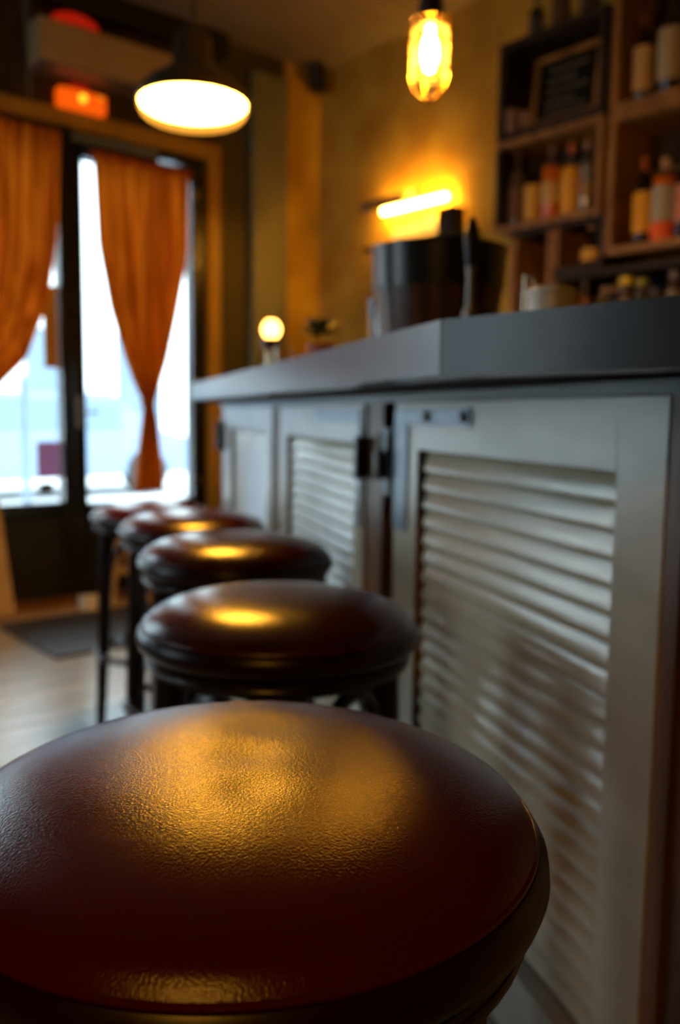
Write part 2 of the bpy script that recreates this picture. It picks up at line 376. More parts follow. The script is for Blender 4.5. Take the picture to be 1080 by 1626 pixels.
# parked van-like car, far bright silhouette
car = thing('parked_car', 'pale silver car parked across the street behind the door glass', 'car', (4.6, 12.2, -.1))
def carbody():
    prof = [(-2.1,.25),(-2.15,.75),(-1.5,.9),(-.9,1.42),(.8,1.45),(1.5,.95),(2.1,.8),(2.15,.3)]
    bm = nb(); A = [bm.verts.new((x,-.8,z)) for x,z in prof]; Bv = [bm.verts.new((x,.8,z)) for x,z in prof]
    bm.faces.new(A); bm.faces.new(Bv[::-1])
    for i in range(len(A)): j=(i+1)%len(A); bm.faces.new((A[i],Bv[i],Bv[j],A[j]))
    bmesh.ops.recalc_face_normals(bm, faces=bm.faces); return bm
obj('body', carbody(), 'bluegrey', car)
obj('side_window', bb(nb(), (-.85,-.82,.95),(.95,-.79,1.33)), 'facade_win', car)
for sx in (-1.35, 1.35):
    bm = nb(); lathe(bm, [(0,-.1),(.32,-.1),(.33,0),(.32,.1),(0,.1)], 20)
    bmesh.ops.rotate(bm, cent=(0,0,0), matrix=Matrix.Rotation(PI/2, 3, 'X'), verts=bm.verts)
    obj('wheel', bm, 'cord', car, loc=(sx, -.72, .33))

# ================================================================== FACADE ITEMS
# notices on the glass
tag(obj('paper_notice', bb(nb(), (1.87, YD+.018, 1.31), (1.953, YD+.0215, 1.76)), 'tanpaper'), 'tall tan paper notice stuck high on the left window beside the door frame', 'notice')
tag(obj('paper_notice', bb(nb(), (1.815, YD+.018, .70), (1.953, YD+.0215, .905)), 'mauve'), 'mauve paper notice stuck low in the corner of the left window', 'notice')
tag(obj('window_sticker', bb(nb(), (1.822, YD+.018, .615), (1.905, YD+.0215, .675)), 'darkgreen'), 'small dark green sticker at the bottom corner of the left window', 'sticker')
# curtains
def curtain(edges, y0, folds, amp, nz=60, nx=120, phase=0.0):
    """edges: list of (z, xl, xr) from top to bottom"""
    bm = nb(); rows = []
    def ev(z):
        for (za, la, ra), (zb, lb, rb) in zip(edges, edges[1:]):
            if zb <= z <= za:
                f = (za-z)/(za-zb); f2 = f
                return la+(lb-la)*f2, ra+(rb-ra)*f2
        return edges[-1][1:]
    zt, zb = edges[0][0], edges[-1][0]; w0 = edges[0][2]-edges[0][1]
    for i in range(nz+1):
        z = zt+(zb-zt)*i/nz; l, r = ev(z); wd = r-l; rowv = []
        a = amp*(0.55+0.45*min(1, (zt-z)/.5)); a = min(a, wd*.35)
        for j in range(nx+1):
            s_ = j/nx
            yy = y0 + a*math.sin(2*PI*folds*s_ + phase + .9*math.sin(5*s_+z)) + .35*a*math.sin(2*PI*folds*2.3*s_+2*z)
            rowv.append(bm.verts.new((l + wd*s_ + .25*a*math.cos(2*PI*folds*s_+phase), yy, z)))
        rows.append(rowv)
    for A, Bq in zip(rows, rows[1:]):
        for j in range(nx): bm.faces.new((A[j], A[j+1], Bq[j+1], Bq[j]))
    return bm
cu = thing('curtain', 'amber curtain on the glazed door gathered to a narrow waist by a tie', 'curtain', (0,0,0))
cz = [(2.475,2.125,2.735),(2.0,2.147,2.712),(1.66,2.215,2.635),(1.38,2.305,2.56),(1.24,2.36,2.51),(1.13,2.415,2.475),(1.05,2.41,2.487),(.80,2.375,2.515),(.61,2.355,2.527)]
obj('cloth', curtain(cz, 4.665, 8, .030), 'curtain', cu, True)
bm = nb(); torus(bm, .038, .010, (2.445, 4.665, 1.13), 24, 8, 1.8); obj('tie', bm, 'curtain', cu, True)
obj('heading_band', bb(nb(), (2.12, 4.645, 2.455), (2.74, 4.69, 2.492), bev=.005), 'curtain', cu)
cu2 = thing('curtain', 'amber curtain over the left shop window swept aside to the left', 'curtain', (0,0,0))
cz2 = [(2.555,0.95,1.945),(2.0,0.93,1.915),(1.66,.90,1.855),(1.35,.87,1.73),(1.20,.86,1.58),(1.05,.86,1.30),(.97,.87,1.02),(.93,.88,.98),(.62,.85,1.05)]
obj('cloth', curtain(cz2, 4.655, 13, .026, nx=160), 'curtain', cu2, True)
bm = nb(); torus(bm, .05, .010, (.93, 4.655, .94), 24, 8, 1.8); obj('tie', bm, 'curtain', cu2, True)
cr = thing('curtain_rod', 'black curtain rod above the left shop window', 'rod', (0,0,0))
obj('rod', tube(nb(), [(.85,4.655,2.575),(2.0,4.655,2.575)], .011), 'iron', cr, True)
for xx in (.9, 1.97): obj('bracket', bb(nb(), (xx-.01,4.645,2.56),(xx+.01,4.74,2.59)), 'iron', cr)
cr = thing('curtain_rod', 'thin black curtain rod across the top of the glazed door', 'rod', (0,0,0))
obj('rod', tube(nb(), [(2.10,4.672,2.50),(2.76,4.672,2.50)], .008), 'iron', cr, True)
for xx in (2.112, 2.75): obj('bracket', bb(nb(), (xx-.008,4.665,2.492),(xx+.008,4.735,2.508)), 'iron', cr)
# air curtain box
ac = thing('air_conditioner', 'cream metal air heater box mounted high above the door', 'heater', (0,0,0))
obj('casing', bb(nb(), (1.80,4.55,2.865),(2.57,4.75,3.07), bev=.008), 'ac', ac)
obj('bottom_grille', bb(nb(), (1.82,4.565,2.852),(2.55,4.74,2.866), bev=.003), 'greymetal', ac)
rl = thing('red_lamp', 'red glowing oval lamp on top of the cream heater box', 'lamp', (2.04,4.66,3.07))
bm = nb(); lathe(bm, [(.13,.02),(.135,.045),(.11,.075),(.06,.093),(0,.098)], 24); bmesh.ops.scale(bm, vec=(1,.45,1), verts=bm.verts); obj('lens', bm, 'red_e', rl, True)
bm = nb(); lathe(bm, [(.14,0),(.14,.02),(0,.02)], 24); bmesh.ops.scale(bm, vec=(1,.47,1), verts=bm.verts); obj('base', bm, 'iron', rl, True)
pc = tag(obj('pipe', tube(nb(), [(1.80,4.70,2.70),(1.795,4.70,2.95),(1.79,4.70,3.32)], .012), 'greymetal', None, True), 'thin grey pipe running up the wall beside the cream heater box', 'pipe')
ex = thing('emergency_light', 'small glowing orange emergency light box above the door casing', 'lamp', (0,0,0))
obj('housing', bb(nb(), (1.955,4.68,2.695),(2.225,4.75,2.80), bev=.01), 'orange_e', ex)
bm = nb(); lathe(bm, [(0,-.022),(.016,-.016),(.022,0),(.016,.016),(0,.022)], 14); obj('bulb', bm, 'orange_hot_e', ex, True, loc=(2.082,4.672,2.755))
bm = nb(); lathe(bm, [(0,-.01),(.009,0),(0,.01)], 12); obj('indicator_light', bm, 'green_e', ex, True, loc=(2.185,4.675,2.778))
obj('test_button', bb(nb(), (2.03,4.70,2.80),(2.13,4.74,2.835), bev=.006), 'red_e', ex)
spk = thing('speaker', 'small black speaker high in the corner of the ceiling', 'speaker', (3.66,4.62,3.22))
obj('cabinet', bx(nb(), (0,0,0), (.10,.10,.15), Matrix.Rotation(.7,3,'Z'), bev=.01), 'iron', spk)
obj('bracket', bb(nb(), (-.012,-.012,.07),(.012,.012,.109)), 'iron', spk)
obj('grille', bx(nb(), (-.042,-.036,0), (.008,.08,.13), Matrix.Rotation(.7,3,'Z')), 'cord', spk)

# mat, planks by the door
tag(obj('door_mat', bb(nb(), (1.43,3.60,0),(2.35,4.36,.012), bev=.004), 'mat'), 'dark rubber mat on the floor inside the door', 'mat')
def board(name, label, x, y, h, lean, wd=.09):
    t = thing(name, label, 'stand', (x, y, 0))
    for k_, sx in enumerate((-1, 1)):
        bm = nb(); bx(bm, (0,0,h/2), (wd*.5,.03,h), bev=.003)
        o = obj('leg', bm, 'pale_wood', t, loc=(sx*.15+lean*h*.5*0, 0, 0)); o.rotation_euler = (0.10, lean, 0)
    return t
st = thing('wooden_stand', 'pale slanted wooden board leaning on the window panel at the left edge', 'board', (1.535,4.50,0), -.25)
obj('panel', bx(nb(), (-.20,0,.30), (.42,.022,.60), Matrix.Rotation(-.10,3,'Y')@Matrix.Rotation(-.12,3,'X'), bev=.003), 'pale_wood', st)
st2 = thing('easel_stand', 'pale wooden A-shaped stand behind the furthest stools near the door', 'stand', (2.15,4.42,0), -.3)
for sx in (-1, 1):
    o = obj('leg', bx(nb(), (0,0,.23), (.045,.022,.46), bev=.003), 'pale_wood', st2, loc=(sx*.075,0,0)); o.rotation_euler = (0, -sx*.13, 0)
obj('cross_bar', bx(nb(), (0,0,.2), (.10,.02,.035)), 'pale_wood', st2)
ds = tag(obj('door_wedge', prism(nb(), [(0,0),(.16,0),(.16,.03),(0,.09)], 0, .07), 'porcelain', None, False, (1.93,4.42,.0)), 'small pale wedge on the floor at the foot of the door', 'wedge')

# ================================================================== BAR COUNTER
bar = thing('bar_counter', 'long bar body with brown posts behind the white louvred shutters', 'bar', (0,0,0))
T0, T1 = .60, 4.20
XN = .965                      # near face of the body, x const
def Bp(pts): return [B(*p) for p in pts]
cx = B(.815, .67)
# carcass: far run and near run
obj('carcass', prism(nb(), Bp([(.83,.70),(4.18,.70),(4.18,1.15),(1.0,1.15)]), .0, 1.115), 'black_gap', bar)
obj('carcass', prism(nb(), [(1.012,.44),(1.012,-.75),(1.45,-.75),(1.45,.39)], .0, 1.115), 'black_gap', bar)
def bpost(t0, t1, n0=.655, n1=.70, z1=1.10, m='post_wood', label=None):
    o = obj('post', prism(nb(), Bp([(t0,n0),(t1,n0),(t1,n1),(t0,n1)]), 0, z1), m, bar)
    return o
bpost(1.862, 1.968, .655)
bpost(2.905, 3.025, .66)
bpost(4.12, 4.20, .655)
bpost(.826, .855, .652, .72)
bpost(.792, .822, .660, .74)
obj('top_rail', prism(nb(), Bp([(.80,.648),(4.20,.648),(4.20,.70),(.80,.70)]), 1.100, 1.117), 'barrel_band', bar)
obj('plinth', prism(nb(), Bp([(.84,.675),(4.20,.675),(4.20,.70),(.84,.70)]), 0, .055), 'post_wood', bar)
# shutters
slat_meshes = {}
def slat_bm(L):
    bm = nb()
    prof = []
    hw, ht = .0214, .0034
    for a in range(10):
        an = 2*PI*a/10
        prof.append((hw*math.copysign(abs(math.cos(an))**.6, math.cos(an)), ht*math.sin(an)))
    A = [bm.verts.new((0, p[0], p[1])) for p in prof]; Bv = [bm.verts.new((L, p[0], p[1])) for p in prof]
    bm.faces.new(A); bm.faces.new(Bv[::-1])
    for i in range(10): j=(i+1)%10; bm.faces.new((A[i],Bv[i],Bv[j],A[j]))
    # outer edge lower: rotate so that +y (to the stools) goes down
    bmesh.ops.rotate(bm, cent=(0,0,0), matrix=Matrix.Rotation(-1.25,3,'X'), verts=bm.verts)
    bmesh.ops.recalc_face_normals(bm, faces=bm.faces)
    return bm
def shutter(label, origin, rotz, W, sl, sr, near_left=False, top=1.098, bot=.06, group='louvred shutters on the bar front', pitch=.0372):
    """local x along the bar (0 = near end), local y towards the stools, z up"""
    D = .034
    t = thing('louvred_shutter', label, 'shutter', (origin[0], origin[1], 0), rotz, group)
    def P(name, a, b, m='white_paint', bev=.0006): return obj(name, bb(nb(), a, b, bev=bev), m, t)
    P('stile', (0,-D,bot), (sl,0,top)); P('stile', (W-sr,-D,bot), (W,0,top))
    P('top_rail', (sl,-D,top-.095), (W-sr,0,top)); P('bottom_rail', (sl,-D,bot), (W-sr,0,bot+.12))
    P('backing_panel', (.01,-D-.006,bot+.01), (W-.01,-D-.001,top-.01), 'bare_edge', 0)
    # stained inner edges of the stiles, seen between the slats
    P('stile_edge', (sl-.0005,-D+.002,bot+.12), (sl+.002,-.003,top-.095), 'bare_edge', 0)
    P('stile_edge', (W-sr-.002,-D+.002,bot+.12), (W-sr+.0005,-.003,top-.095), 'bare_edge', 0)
    zt, zb = top-.095, bot+.12
    n = int((zt-zb-.01)/pitch); src = None
    for k in range(n):
        z = zt-.022-k*pitch
        if src is None: src = obj('slat', slat_bm(W-sl-sr-.016), 'slat_paint', t, True, loc=(sl+.002,-.0165,z))
        else: dupmesh(src, 'slat', t, (sl+.002,-.0165,z))
        t.children  # keep order
    return t
s1 = shutter('nearest full cream louvred shutter with a zinc corner brace, beside the front stool', B(.857,.65), BROT, .911, .098, .130)
s2 = shutter('middle cream louvred shutter between the black latch gap and the next post', B(1.985,.65), BROT, .918, .075, .10)
s3 = shutter('furthest cream louvred shutter at the door end of the bar', B(3.03,.65), BROT, 1.08, .095, .19)
def brace(t, x_c, x_in, sgn):
    """L-shaped zinc corner brace: x_c corner, strap running sgn from it"""
    W_ = .045
    bm = nb(); bb(bm, (min(x_c, x_c+sgn*.36), 0, 1.052), (max(x_c, x_c+sgn*.36), .004, 1.086), bev=.0012)
    b = obj('corner_brace', bm, 'galv', t)
    bm = nb(); lathe(bm, [(0,0),(.019,0),(.019,.004),(0,.004)], 20); bmesh.ops.rotate(bm, cent=(0,0,0), matrix=Matrix.Rotation(-PI/2,3,'X'), verts=bm.verts)
    o = obj('rounded_end', bm, 'galv', b, loc=(x_c+sgn*.36, .0, 1.069))
    o = obj('vertical_strap', bb(nb(), (min(x_c, x_c+sgn*.075),0,.83),(max(x_c, x_c+sgn*.075),.005,1.052), bev=.0012), 'galv', b)
    bm = nb(); lathe(bm, [(0,0),(.012,0),(.011,.006),(.006,.009),(0,.009)], 6); bmesh.ops.rotate(bm, cent=(0,0,0), matrix=Matrix.Rotation(-PI/2,3,'X'), verts=bm.verts)
    for dx, zz in ((.35,1.069),(.18,1.069)):
        if dx == .35: q0 = obj('bolt', bm, 'greymetal', b, loc=(x_c+sgn*dx,.004,zz))
        else: dupmesh(q0, 'bolt', b, (x_c+sgn*dx,.004,zz))
brace(s1, .905, 0, -1)
bm = nb(); bb(bm, (.02,0,1.052),(.44,.004,1.086), bev=.0012); b_ = obj('corner_brace', bm, 'galv', s2)
obj('vertical_strap', bb(nb(), (.015,0,.80),(.04,.005,1.052), bev=.0012), 'galv', b_)
# hinges and latch in the gap
hg = thing('hinge', 'black iron hinge on the post between the nearest and middle shutters', 'hinge', (*B(1.985,.645),0), BROT)
obj('leaf', bb(nb(), (-.02,-.001,.92),(.05,.006,1.02), bev=.002), 'iron', hg)
obj('knuckle', lathe(nb(), [(0,.92),(.012,.92),(.012,1.02),(0,1.02)], 12, c=(-.018,.012,0)), 'iron', hg, True)
lt = thing('latch', 'black bolt latch with a bright steel barrel in the gap left of the nearest shutter', 'latch', (*B(1.80,.645),0), BROT)
obj('plate', bb(nb(), (-.028,-.003,.895),(.028,.006,1.045), bev=.002), 'iron', lt)
obj('barrel', lathe(nb(), [(0,.93),(.009,.93),(.011,.94),(.011,.99),(.006,1.0),(.006,1.035),(0,1.035)], 12, c=(.012,.017,0)), 'greymetal', lt, True)
lt2 = thing('hinge', 'black iron hinge at the far end of the furthest shutter', 'hinge', (*B(4.16,.645),0), BROT)
obj('leaf', bb(nb(), (-.08,-.001,.90),(.08,.008,1.03), bev=.002), 'iron', lt2)
obj('knuckle', lathe(nb(), [(0,.90),(.016,.90),(.016,1.03),(0,1.03)], 12, c=(0,.014,0)), 'iron', lt2, True)
# near run (parallel to the ochre wall), beyond the corner
s0 = shutter('cream louvred shutter past the brown corner post at the right edge', (XN, -.62), PI/2, 1.025, .08, .08)
# worktop with edge boards
WZ0, WZ1 = 1.118, 1.181
wt = thing('worktop', 'thick dark weathered wooden worktop on the bar with a bent front edge', 'worktop', (0,0,0))
C1 = B(.944,.40)
def strip(t0, t1, n0=.40, n1=.47): return Bp([(t0,n0),(t1,n0),(t1,n1),(t0,n1)])
inner1 = B(.985,.47)
joints = [(.944,1.62),(1.62,2.42),(2.42,3.305)]
for i, (a, b) in enumerate(joints):
    pg = [B(a+(0 if i==0 else .0012),.40), B(b-.0012,.40), B(b-.0012,.468), (B(.962,.468) if i==0 else B(a+.0012,.468))]
    obj('edge_board', prism(nb(), pg, WZ0+.001*i, WZ1-.0007*i), 'worktop', wt)
obj('edge_board', prism(nb(), [(C1[0],C1[1]-.002), (C1[0],-.75), (C1[0]+.068,-.75), (C1[0]+.068, B(.962,.468)[1]-.004)], WZ0-.001, WZ1), 'worktop', wt)
obj('board', prism(nb(), [B(.964,.4695), B(3.303,.4695), B(3.305,.402), B(4.26,.60), B(4.26,.80), B(.99,.80)], WZ0+.004, WZ1-.001), 'worktop_under', wt)
obj('board', prism(nb(), [B(1.0,.803), B(4.26,.803), B(4.26,1.2), B(1.05,1.2)], WZ0+.004, WZ1-.0015), 'worktop_under', wt)
xq = C1[0]+.070
obj('board', prism(nb(), [(xq,-.75),(xq, B(.962,.468)[1]-.006),(B(.99,.80)[0], B(.99,.80)[1]-.006),(B(1.05,1.2)[0], B(1.05,1.2)[1]-.006),(1.50,-.75)], WZ0+.004, WZ1-.001), 'worktop_under', wt)

# ================================================================== STOOLS
def make_stool(label):
    t = thing('bar_stool', label, 'stool', (0,0,0), 0, 'leather bar stools along the bar')
    R_ = .192
    # cushion: domed, rolled side
    RS, ZS, HD = .186, .786, .034       # seam radius, seam height, dome height
    dome = [(RS*(k/28)**.85, ZS + HD*(1-(k/28)**3.0)**.75) for k in range(28, -1, -1)]
    obj('cushion', lathe(nb(), [(0,ZS-.004),(RS-.004,ZS-.004),(RS,ZS-.002)]+dome[1:], 96), 'leather', t, True)
    obj('seat_band', lathe(nb(), [(0,.750),(.178,.750),(.187,.752),(.192,.757),(.1945,.764),(.193,.775),(.188,.781),(0,.781)], 96), 'stud', t, True)
    bm = nb(); torus(bm, RS-.0005, .0022, (0,0,ZS-.003), 96, 8); obj('piping', bm, 'leather', t, True)
    obj('seat_ring', lathe(nb(), [(0,.724),(.155,.724),(.176,.726),(.182,.731),(.182,.745),(.176,.750),(0,.750)], 64), 'dark_wood', t, True)
    bm = nb(); torus(bm, .180, .004, (0,0,.737), 64, 8, .8); obj('ring_moulding', bm, 'dark_wood', t, True)
    leg = None
    def legx(z): # radius of leg axis at z
        f = (.69-z)/.69; return .148 + .030*f
    for k in range(4):
        a = PI/4 + k*PI/2
        if leg is None:
            pts = [(legx(z), 0, z) for z in (.725,.60,.45,.30,.12,.0)]
            leg = obj('leg', tube(nb(), pts, [.0245,.0235,.022,.020,.0175,.0155], 12), 'dark_wood', t, True, rotz=a)
        else: dupmesh(leg, 'leg', t, (0,0,0), (0,0,a))
    # bent arches between neighbouring legs
    arch = None
    for k in range(4):
        a0 = -PI/4
        if arch is None:
            pts = []
            zb_ = .46
            r0 = legx(zb_)-.010
            for i in range(17):
                s_ = i/16; ph = PI*s_
                # chord parameter -1..1 between legs at +-45 deg
                c_ = -math.cos(ph); h = math.sin(ph)**.8
                z = zb_ + (.700-zb_)*h
                rr = legx(z)-.012
                y_ = c_*rr*math.sin(PI/4); x_ = rr*math.cos(PI/4) + (.150-rr*math.cos(PI/4))*.55*h
                pts.append((x_, y_, z))
            arch = obj('arch_brace', tube(nb(), pts, .0105, 8), 'dark_wood', t, True, rotz=0)
        else: dupmesh(arch, 'arch_brace', t, (0,0,0), (0,0,k*PI/2))
    bm = nb(); torus(bm, legx(.30)+.014, .0115, (0,0,.30), 48, 8); obj('foot_ring', bm, 'dark_wood', t, True)
    bm = nb(); torus(bm, legx(.34)-.055, .008, (0,0,.34), 48, 8); obj('inner_ring', bm, 'dark_wood', t, True)
    return t
stool = make_stool('large oxblood leather stool in the foreground with a sharp golden highlight')
spots = [(.300,.450,.35,1.038), (.700,.960,.25,1.005), (.950,1.450,.6,1.012), (1.175,2.00,.1,.99), (1.355,2.57,.55,.952)]
labs = [None, 'second brown leather bar stool counted from the camera', 'third brown leather bar stool, midway along the row',
        'fourth bar stool, mostly hidden behind the third', 'furthest bar stool nearest the door, one dark leg standing clear']
for i, (x, y, a, sz) in enumerate(spots):
    o = stool if i == 0 else copy_tree(stool)
    o.location = (x, y, 0); o.scale.z = sz; o.rotation_euler.z = a
    if i:
        o['label'] = labs[i]
        for ch in o.children:
            if ch.name.startswith('cushion'):
                ch.data = ch.data.copy() if i == 1 else c_old
                ch.data.materials[0] = M['leather_old']; c_old = ch.data
# the worn front cushion: a thumb-sized dent and a slow unevenness of the padding
for ch in stool.children:
    if ch.name.startswith('cushion'):
        ca, sa = math.cos(-.35), math.sin(-.35)
        for v in ch.data.vertices:
            r = math.hypot(v.co.x, v.co.y)
            if v.co.z < .787 or r > .175: continue
            f = min(1, (.175-r)/.04)
            def g(cx_, cy_, wd, d, el=1.0):
                # dent centre given in room axes around the stool axis
                lx, ly = cx_*ca-cy_*sa, cx_*sa+cy_*ca
                dx, dy = v.co.x-lx, v.co.y-ly
                return d*math.exp(-(dx*dx+dy*dy*el)/(wd*wd))
            v.co.z -= f*(g(-.024,-.040,.018,.0015) + g(.006,.004,.022,.0012) + g(.050,.040,.034,.0020) - g(.015,-.065,.022,.0005)
                         + .00022*math.sin(v.co.x*50+1)*math.cos(v.co.y*43))

# ================================================================== PENDANT LAMP
M['lamp_glass_dim'] = emit('dimmed_pendant_glass', WARM, 65)
def pendant(label, x, y, ZR, gm_='lamp_glass_e'):
    pd = thing('pendant_lamp', label, 'lamp', (x,y,0), 0, 'bronze pendant lamps')
    obj('shade', lathe(nb(), [(.168,ZR),(.162,ZR+.03),(.13,ZR+.062),(.085,ZR+.088),(.062,ZR+.12),(.055,ZR+.19),(.040,ZR+.21),(.0,ZR+.212)], 40), 'bronze', pd, True)
    bm = nb(); torus(bm, .168, .006, (0,0,ZR), 48, 8); obj('shade_rim', bm, 'bronze', pd, True)
    obj('glass_bowl', lathe(nb(), [(.163,ZR-.003),(.162,ZR-.010),(.15,ZR-.018),(.12,ZR-.024),(.06,ZR-.028),(0,ZR-.029)], 40), gm_, pd, True)
    bm = nb(); lathe(bm, [(.166,ZR-.004),(.164,ZR-.020),(.156,ZR-.036),(.140,ZR-.050),(.115,ZR-.058)], 144, flute=(24,.035,(1,2,3)))
    obj('ribbed_edge', bm, 'lamp_rim_e', pd, True)
    obj('cord', tube(nb(), [(0,0,ZR+.21),(0,0,2.7),(0,0,ZCEIL-.03)], .006), 'cord', pd, True)
    obj('ceiling_rose', lathe(nb(), [(0,ZCEIL-.03),(.045,ZCEIL-.03),(.055,ZCEIL-.005),(.055,ZCEIL),(0,ZCEIL)], 24), 'bronze', pd, True)
pendant('wide bronze pendant lamp with glowing ribbed glass hanging near the door', 1.457, 2.462, 2.03)
pendant('unseen bronze pendant lamp added behind the photographer', -1.15, -.75, 2.25, 'lamp_glass_dim')  # out of view, added for warm light on the shutters and near stool edge

# ================================================================== CAGED JAR LAMP
def jar_lamp(x, y, z, label):
    t = thing('caged_lamp', label, 'lamp', (x, y, 0), 0, 'caged jar lamps over the bar')
    obj('socket', lathe(nb(), [(0,z+.064),(.033,z+.064),(.036,z+.080),(.034,z+.115),(.022,z+.15),(.010,z+.16),(0,z+.16)], 24), 'cord', t, True)
    obj('bulb', lathe(nb(), [(0,z-.050),(.010,z-.046),(.018,z-.030),(.0215,z-.002),(.018,z+.025),(.011,z+.042),(.009,z+.062),(0,z+.064)], 20), 'bulb_e', t, True)
    obj('glass_jar', lathe(nb(), [(0,z-.070),(.035,z-.069),(.046,z-.062),(.048,z-.045),(.048,z+.045),(.042,z+.062),(.030,z+.070)], 32), 'jar', t, True)
    cg = nb()
    for zz in (z-.05, z+.02, z+.075): torus(cg, .0515, .0022, (0,0,zz), 32, 6)
    for k in range(6):
        a = k*PI/3
        tube(cg, [((.0515*f)*math.cos(a), (.0515*f)*math.sin(a), zz) for f, zz in ((.75,z+.09),(1,z+.07),(1,z),(1,z-.06),(.85,z-.09),(.45,z-.110),(.12,z-.118))], .0022, 6)
    tube(cg, [(0,0,z-.112),(0,0,z-.128)], .008, 8)
    obj('wire_cage', cg, 'brass', t, True)
    obj('cord', tube(nb(), [(0,0,z+.155),(0,0,z+.6),(0,0,ZCEIL-.02)], .005), 'cord', t, True)
    obj('ceiling_rose', lathe(nb(), [(0,ZCEIL-.02),(.04,ZCEIL-.02),(.045,ZCEIL),(0,ZCEIL)], 20), 'bronze', t, True)
jar_lamp(1.727, 1.705, 2.026, 'glowing bulb in a clear jar and brass cage hanging over the bar')

# ================================================================== WALL LAMP + LEDGE behind the barrel
wl = thing('wall_lamp', 'grey hooded wall lamp washing the ochre wall with light above the barrel', 'lamp', (3.776,3.80,2.31))
bm = nb()
pr = [(-.17,-.01),(-.172,.02),(-.15,.05),(-.11,.068),(-.06,.07),(-.06,.066),(-.108,.063),(-.146,.046),(-.167,.018),(-.165,-.01)]
A = [bm.verts.new((p[0],-.05,p[1])) for p in pr]; Bv = [bm.verts.new((p[0],.32,p[1])) for p in pr]
bm.faces.new(A); bm.faces.new(Bv[::-1])
for i in range(len(A)): j=(i+1)%len(A); bm.faces.new((A[i],Bv[i],Bv[j],A[j]))
bmesh.ops.recalc_face_normals(bm, faces=bm.faces)
obj('hood', bm, 'greymetal', wl)
obj('arm', tube(nb(), [(0,0,.04),(-.05,0,.062),(-.09,0,.066)], .010), 'greymetal', wl, True)
obj('wall_plate', bb(nb(), (-.012,-.04,.0),(0,.04,.08), bev=.003), 'greymetal', wl)
obj('tube_bulb', tube(nb(), [(-.055,-.28,.0),(-.055,.24,.0)], .018, 16), 'tube_e', wl, True)
lg = thing('wall_ledge', 'narrow wooden ledge on the ochre wall under the hooded lamp', 'shelf', (0,0,0))
obj('shelf_board', bb(nb(), (3.60,3.30,2.06),(3.776,4.10,2.085), bev=.003), 'crate_dark', lg)
for yy in (3.45, 3.95): obj('bracket', bb(nb(), (3.66,yy-.01,1.96),(3.776,yy+.01,2.06)), 'iron', lg)
for i, (ya, yb_, h) in enumerate(((3.86,3.98,.115),(3.73,3.85,.12),(3.60,3.72,.135))):
    tag(obj('tea_tin', bb(nb(), (3.745,ya,2.085),(3.775,yb_,2.085+h), bev=.006), 'porcelain'),
        ('white tin at the far end of the wall ledge', 'white tin in the middle of the three on the wall ledge', 'white tin beside the brown box on the wall ledge')[i], 'tin', 'white tins on the wall ledge')
bxo = thing('wooden_box', 'upright dark brown box at the near end of the wall ledge', 'box', (3.69,3.45,2.085))
obj('body', bb(nb(), (-.05,-.06,0),(.05,.06,.13), bev=.003), 'crate_dark', bxo)
obj('lid', bb(nb(), (-.054,-.064,.13),(.054,.064,.145), bev=.003), 'crate_dark', bxo)

# ================================================================== ITEMS ON THE WORKTOP
ba = thing('barrel_bucket', 'dark wooden half barrel bucket with a wide black band standing on the bar', 'barrel', (1.435,1.375,1.18))
N = 20
st_m = None
for k in range(N):
    a0, a1 = 2*PI*k/N+.008, 2*PI*(k+1)/N-.008
    if st_m is None:
        bm = nb(); ro = [(.118,0),(.128,.055),(.136,.12),(.142,.18),(.145,.250)]
        O = [[bm.verts.new((r*math.cos(a), r*math.sin(a), z)) for a in (a0, (a0+a1)/2, a1)] for r, z in ro]
        I = [[bm.verts.new(((r-.014)*math.cos(a), (r-.014)*math.sin(a), z)) for a in (a0, (a0+a1)/2, a1)] for r, z in ro]
        for q in range(len(ro)-1):
            for c_ in range(2):
                bm.faces.new((O[q][c_],O[q][c_+1],O[q+1][c_+1],O[q+1][c_])); bm.faces.new((I[q][c_],I[q+1][c_],I[q+1][c_+1],I[q][c_+1]))
            bm.faces.new((O[q][0],O[q+1][0],I[q+1][0],I[q][0])); bm.faces.new((O[q][2],I[q][2],I[q+1][2],O[q+1][2]))
        for q in (0, len(ro)-1):
            for c_ in range(2): bm.faces.new((O[q][c_],O[q][c_+1],I[q][c_+1],I[q][c_]))
        bmesh.ops.recalc_face_normals(bm, faces=bm.faces)
        st_m = obj('stave', bm, 'barrel', ba)
    else: dupmesh(st_m, 'stave', ba, (0,0,0), (0,0,2*PI*k/N))
def band(z0, z1, r0, r1, m):
    return obj('band', lathe(nb(), [(r0-.003,z0),(r0,z0),(r1,z1),(r1-.003,z1),(r0-.003,z0)], 48), m, ba, True)
band(.165, .247, .1435, .148, 'barrel_band'); band(.035, .055, .1275, .1305, 'barrel_band')
obj('bottom', lathe(nb(), [(0,.01),(.108,.01),(.108,.022),(0,.022)], 32), 'barrel', ba)
obj('rim', lathe(nb(), [(.130,.246),(.149,.246),(.150,.256),(.131,.256),(.130,.246)], 48), 'barrel_band', ba, True)
obj('lid', lathe(nb(), [(0,.238),(.130,.238),(.130,.246),(.02,.250),(0,.250)], 32), 'barrel', ba)
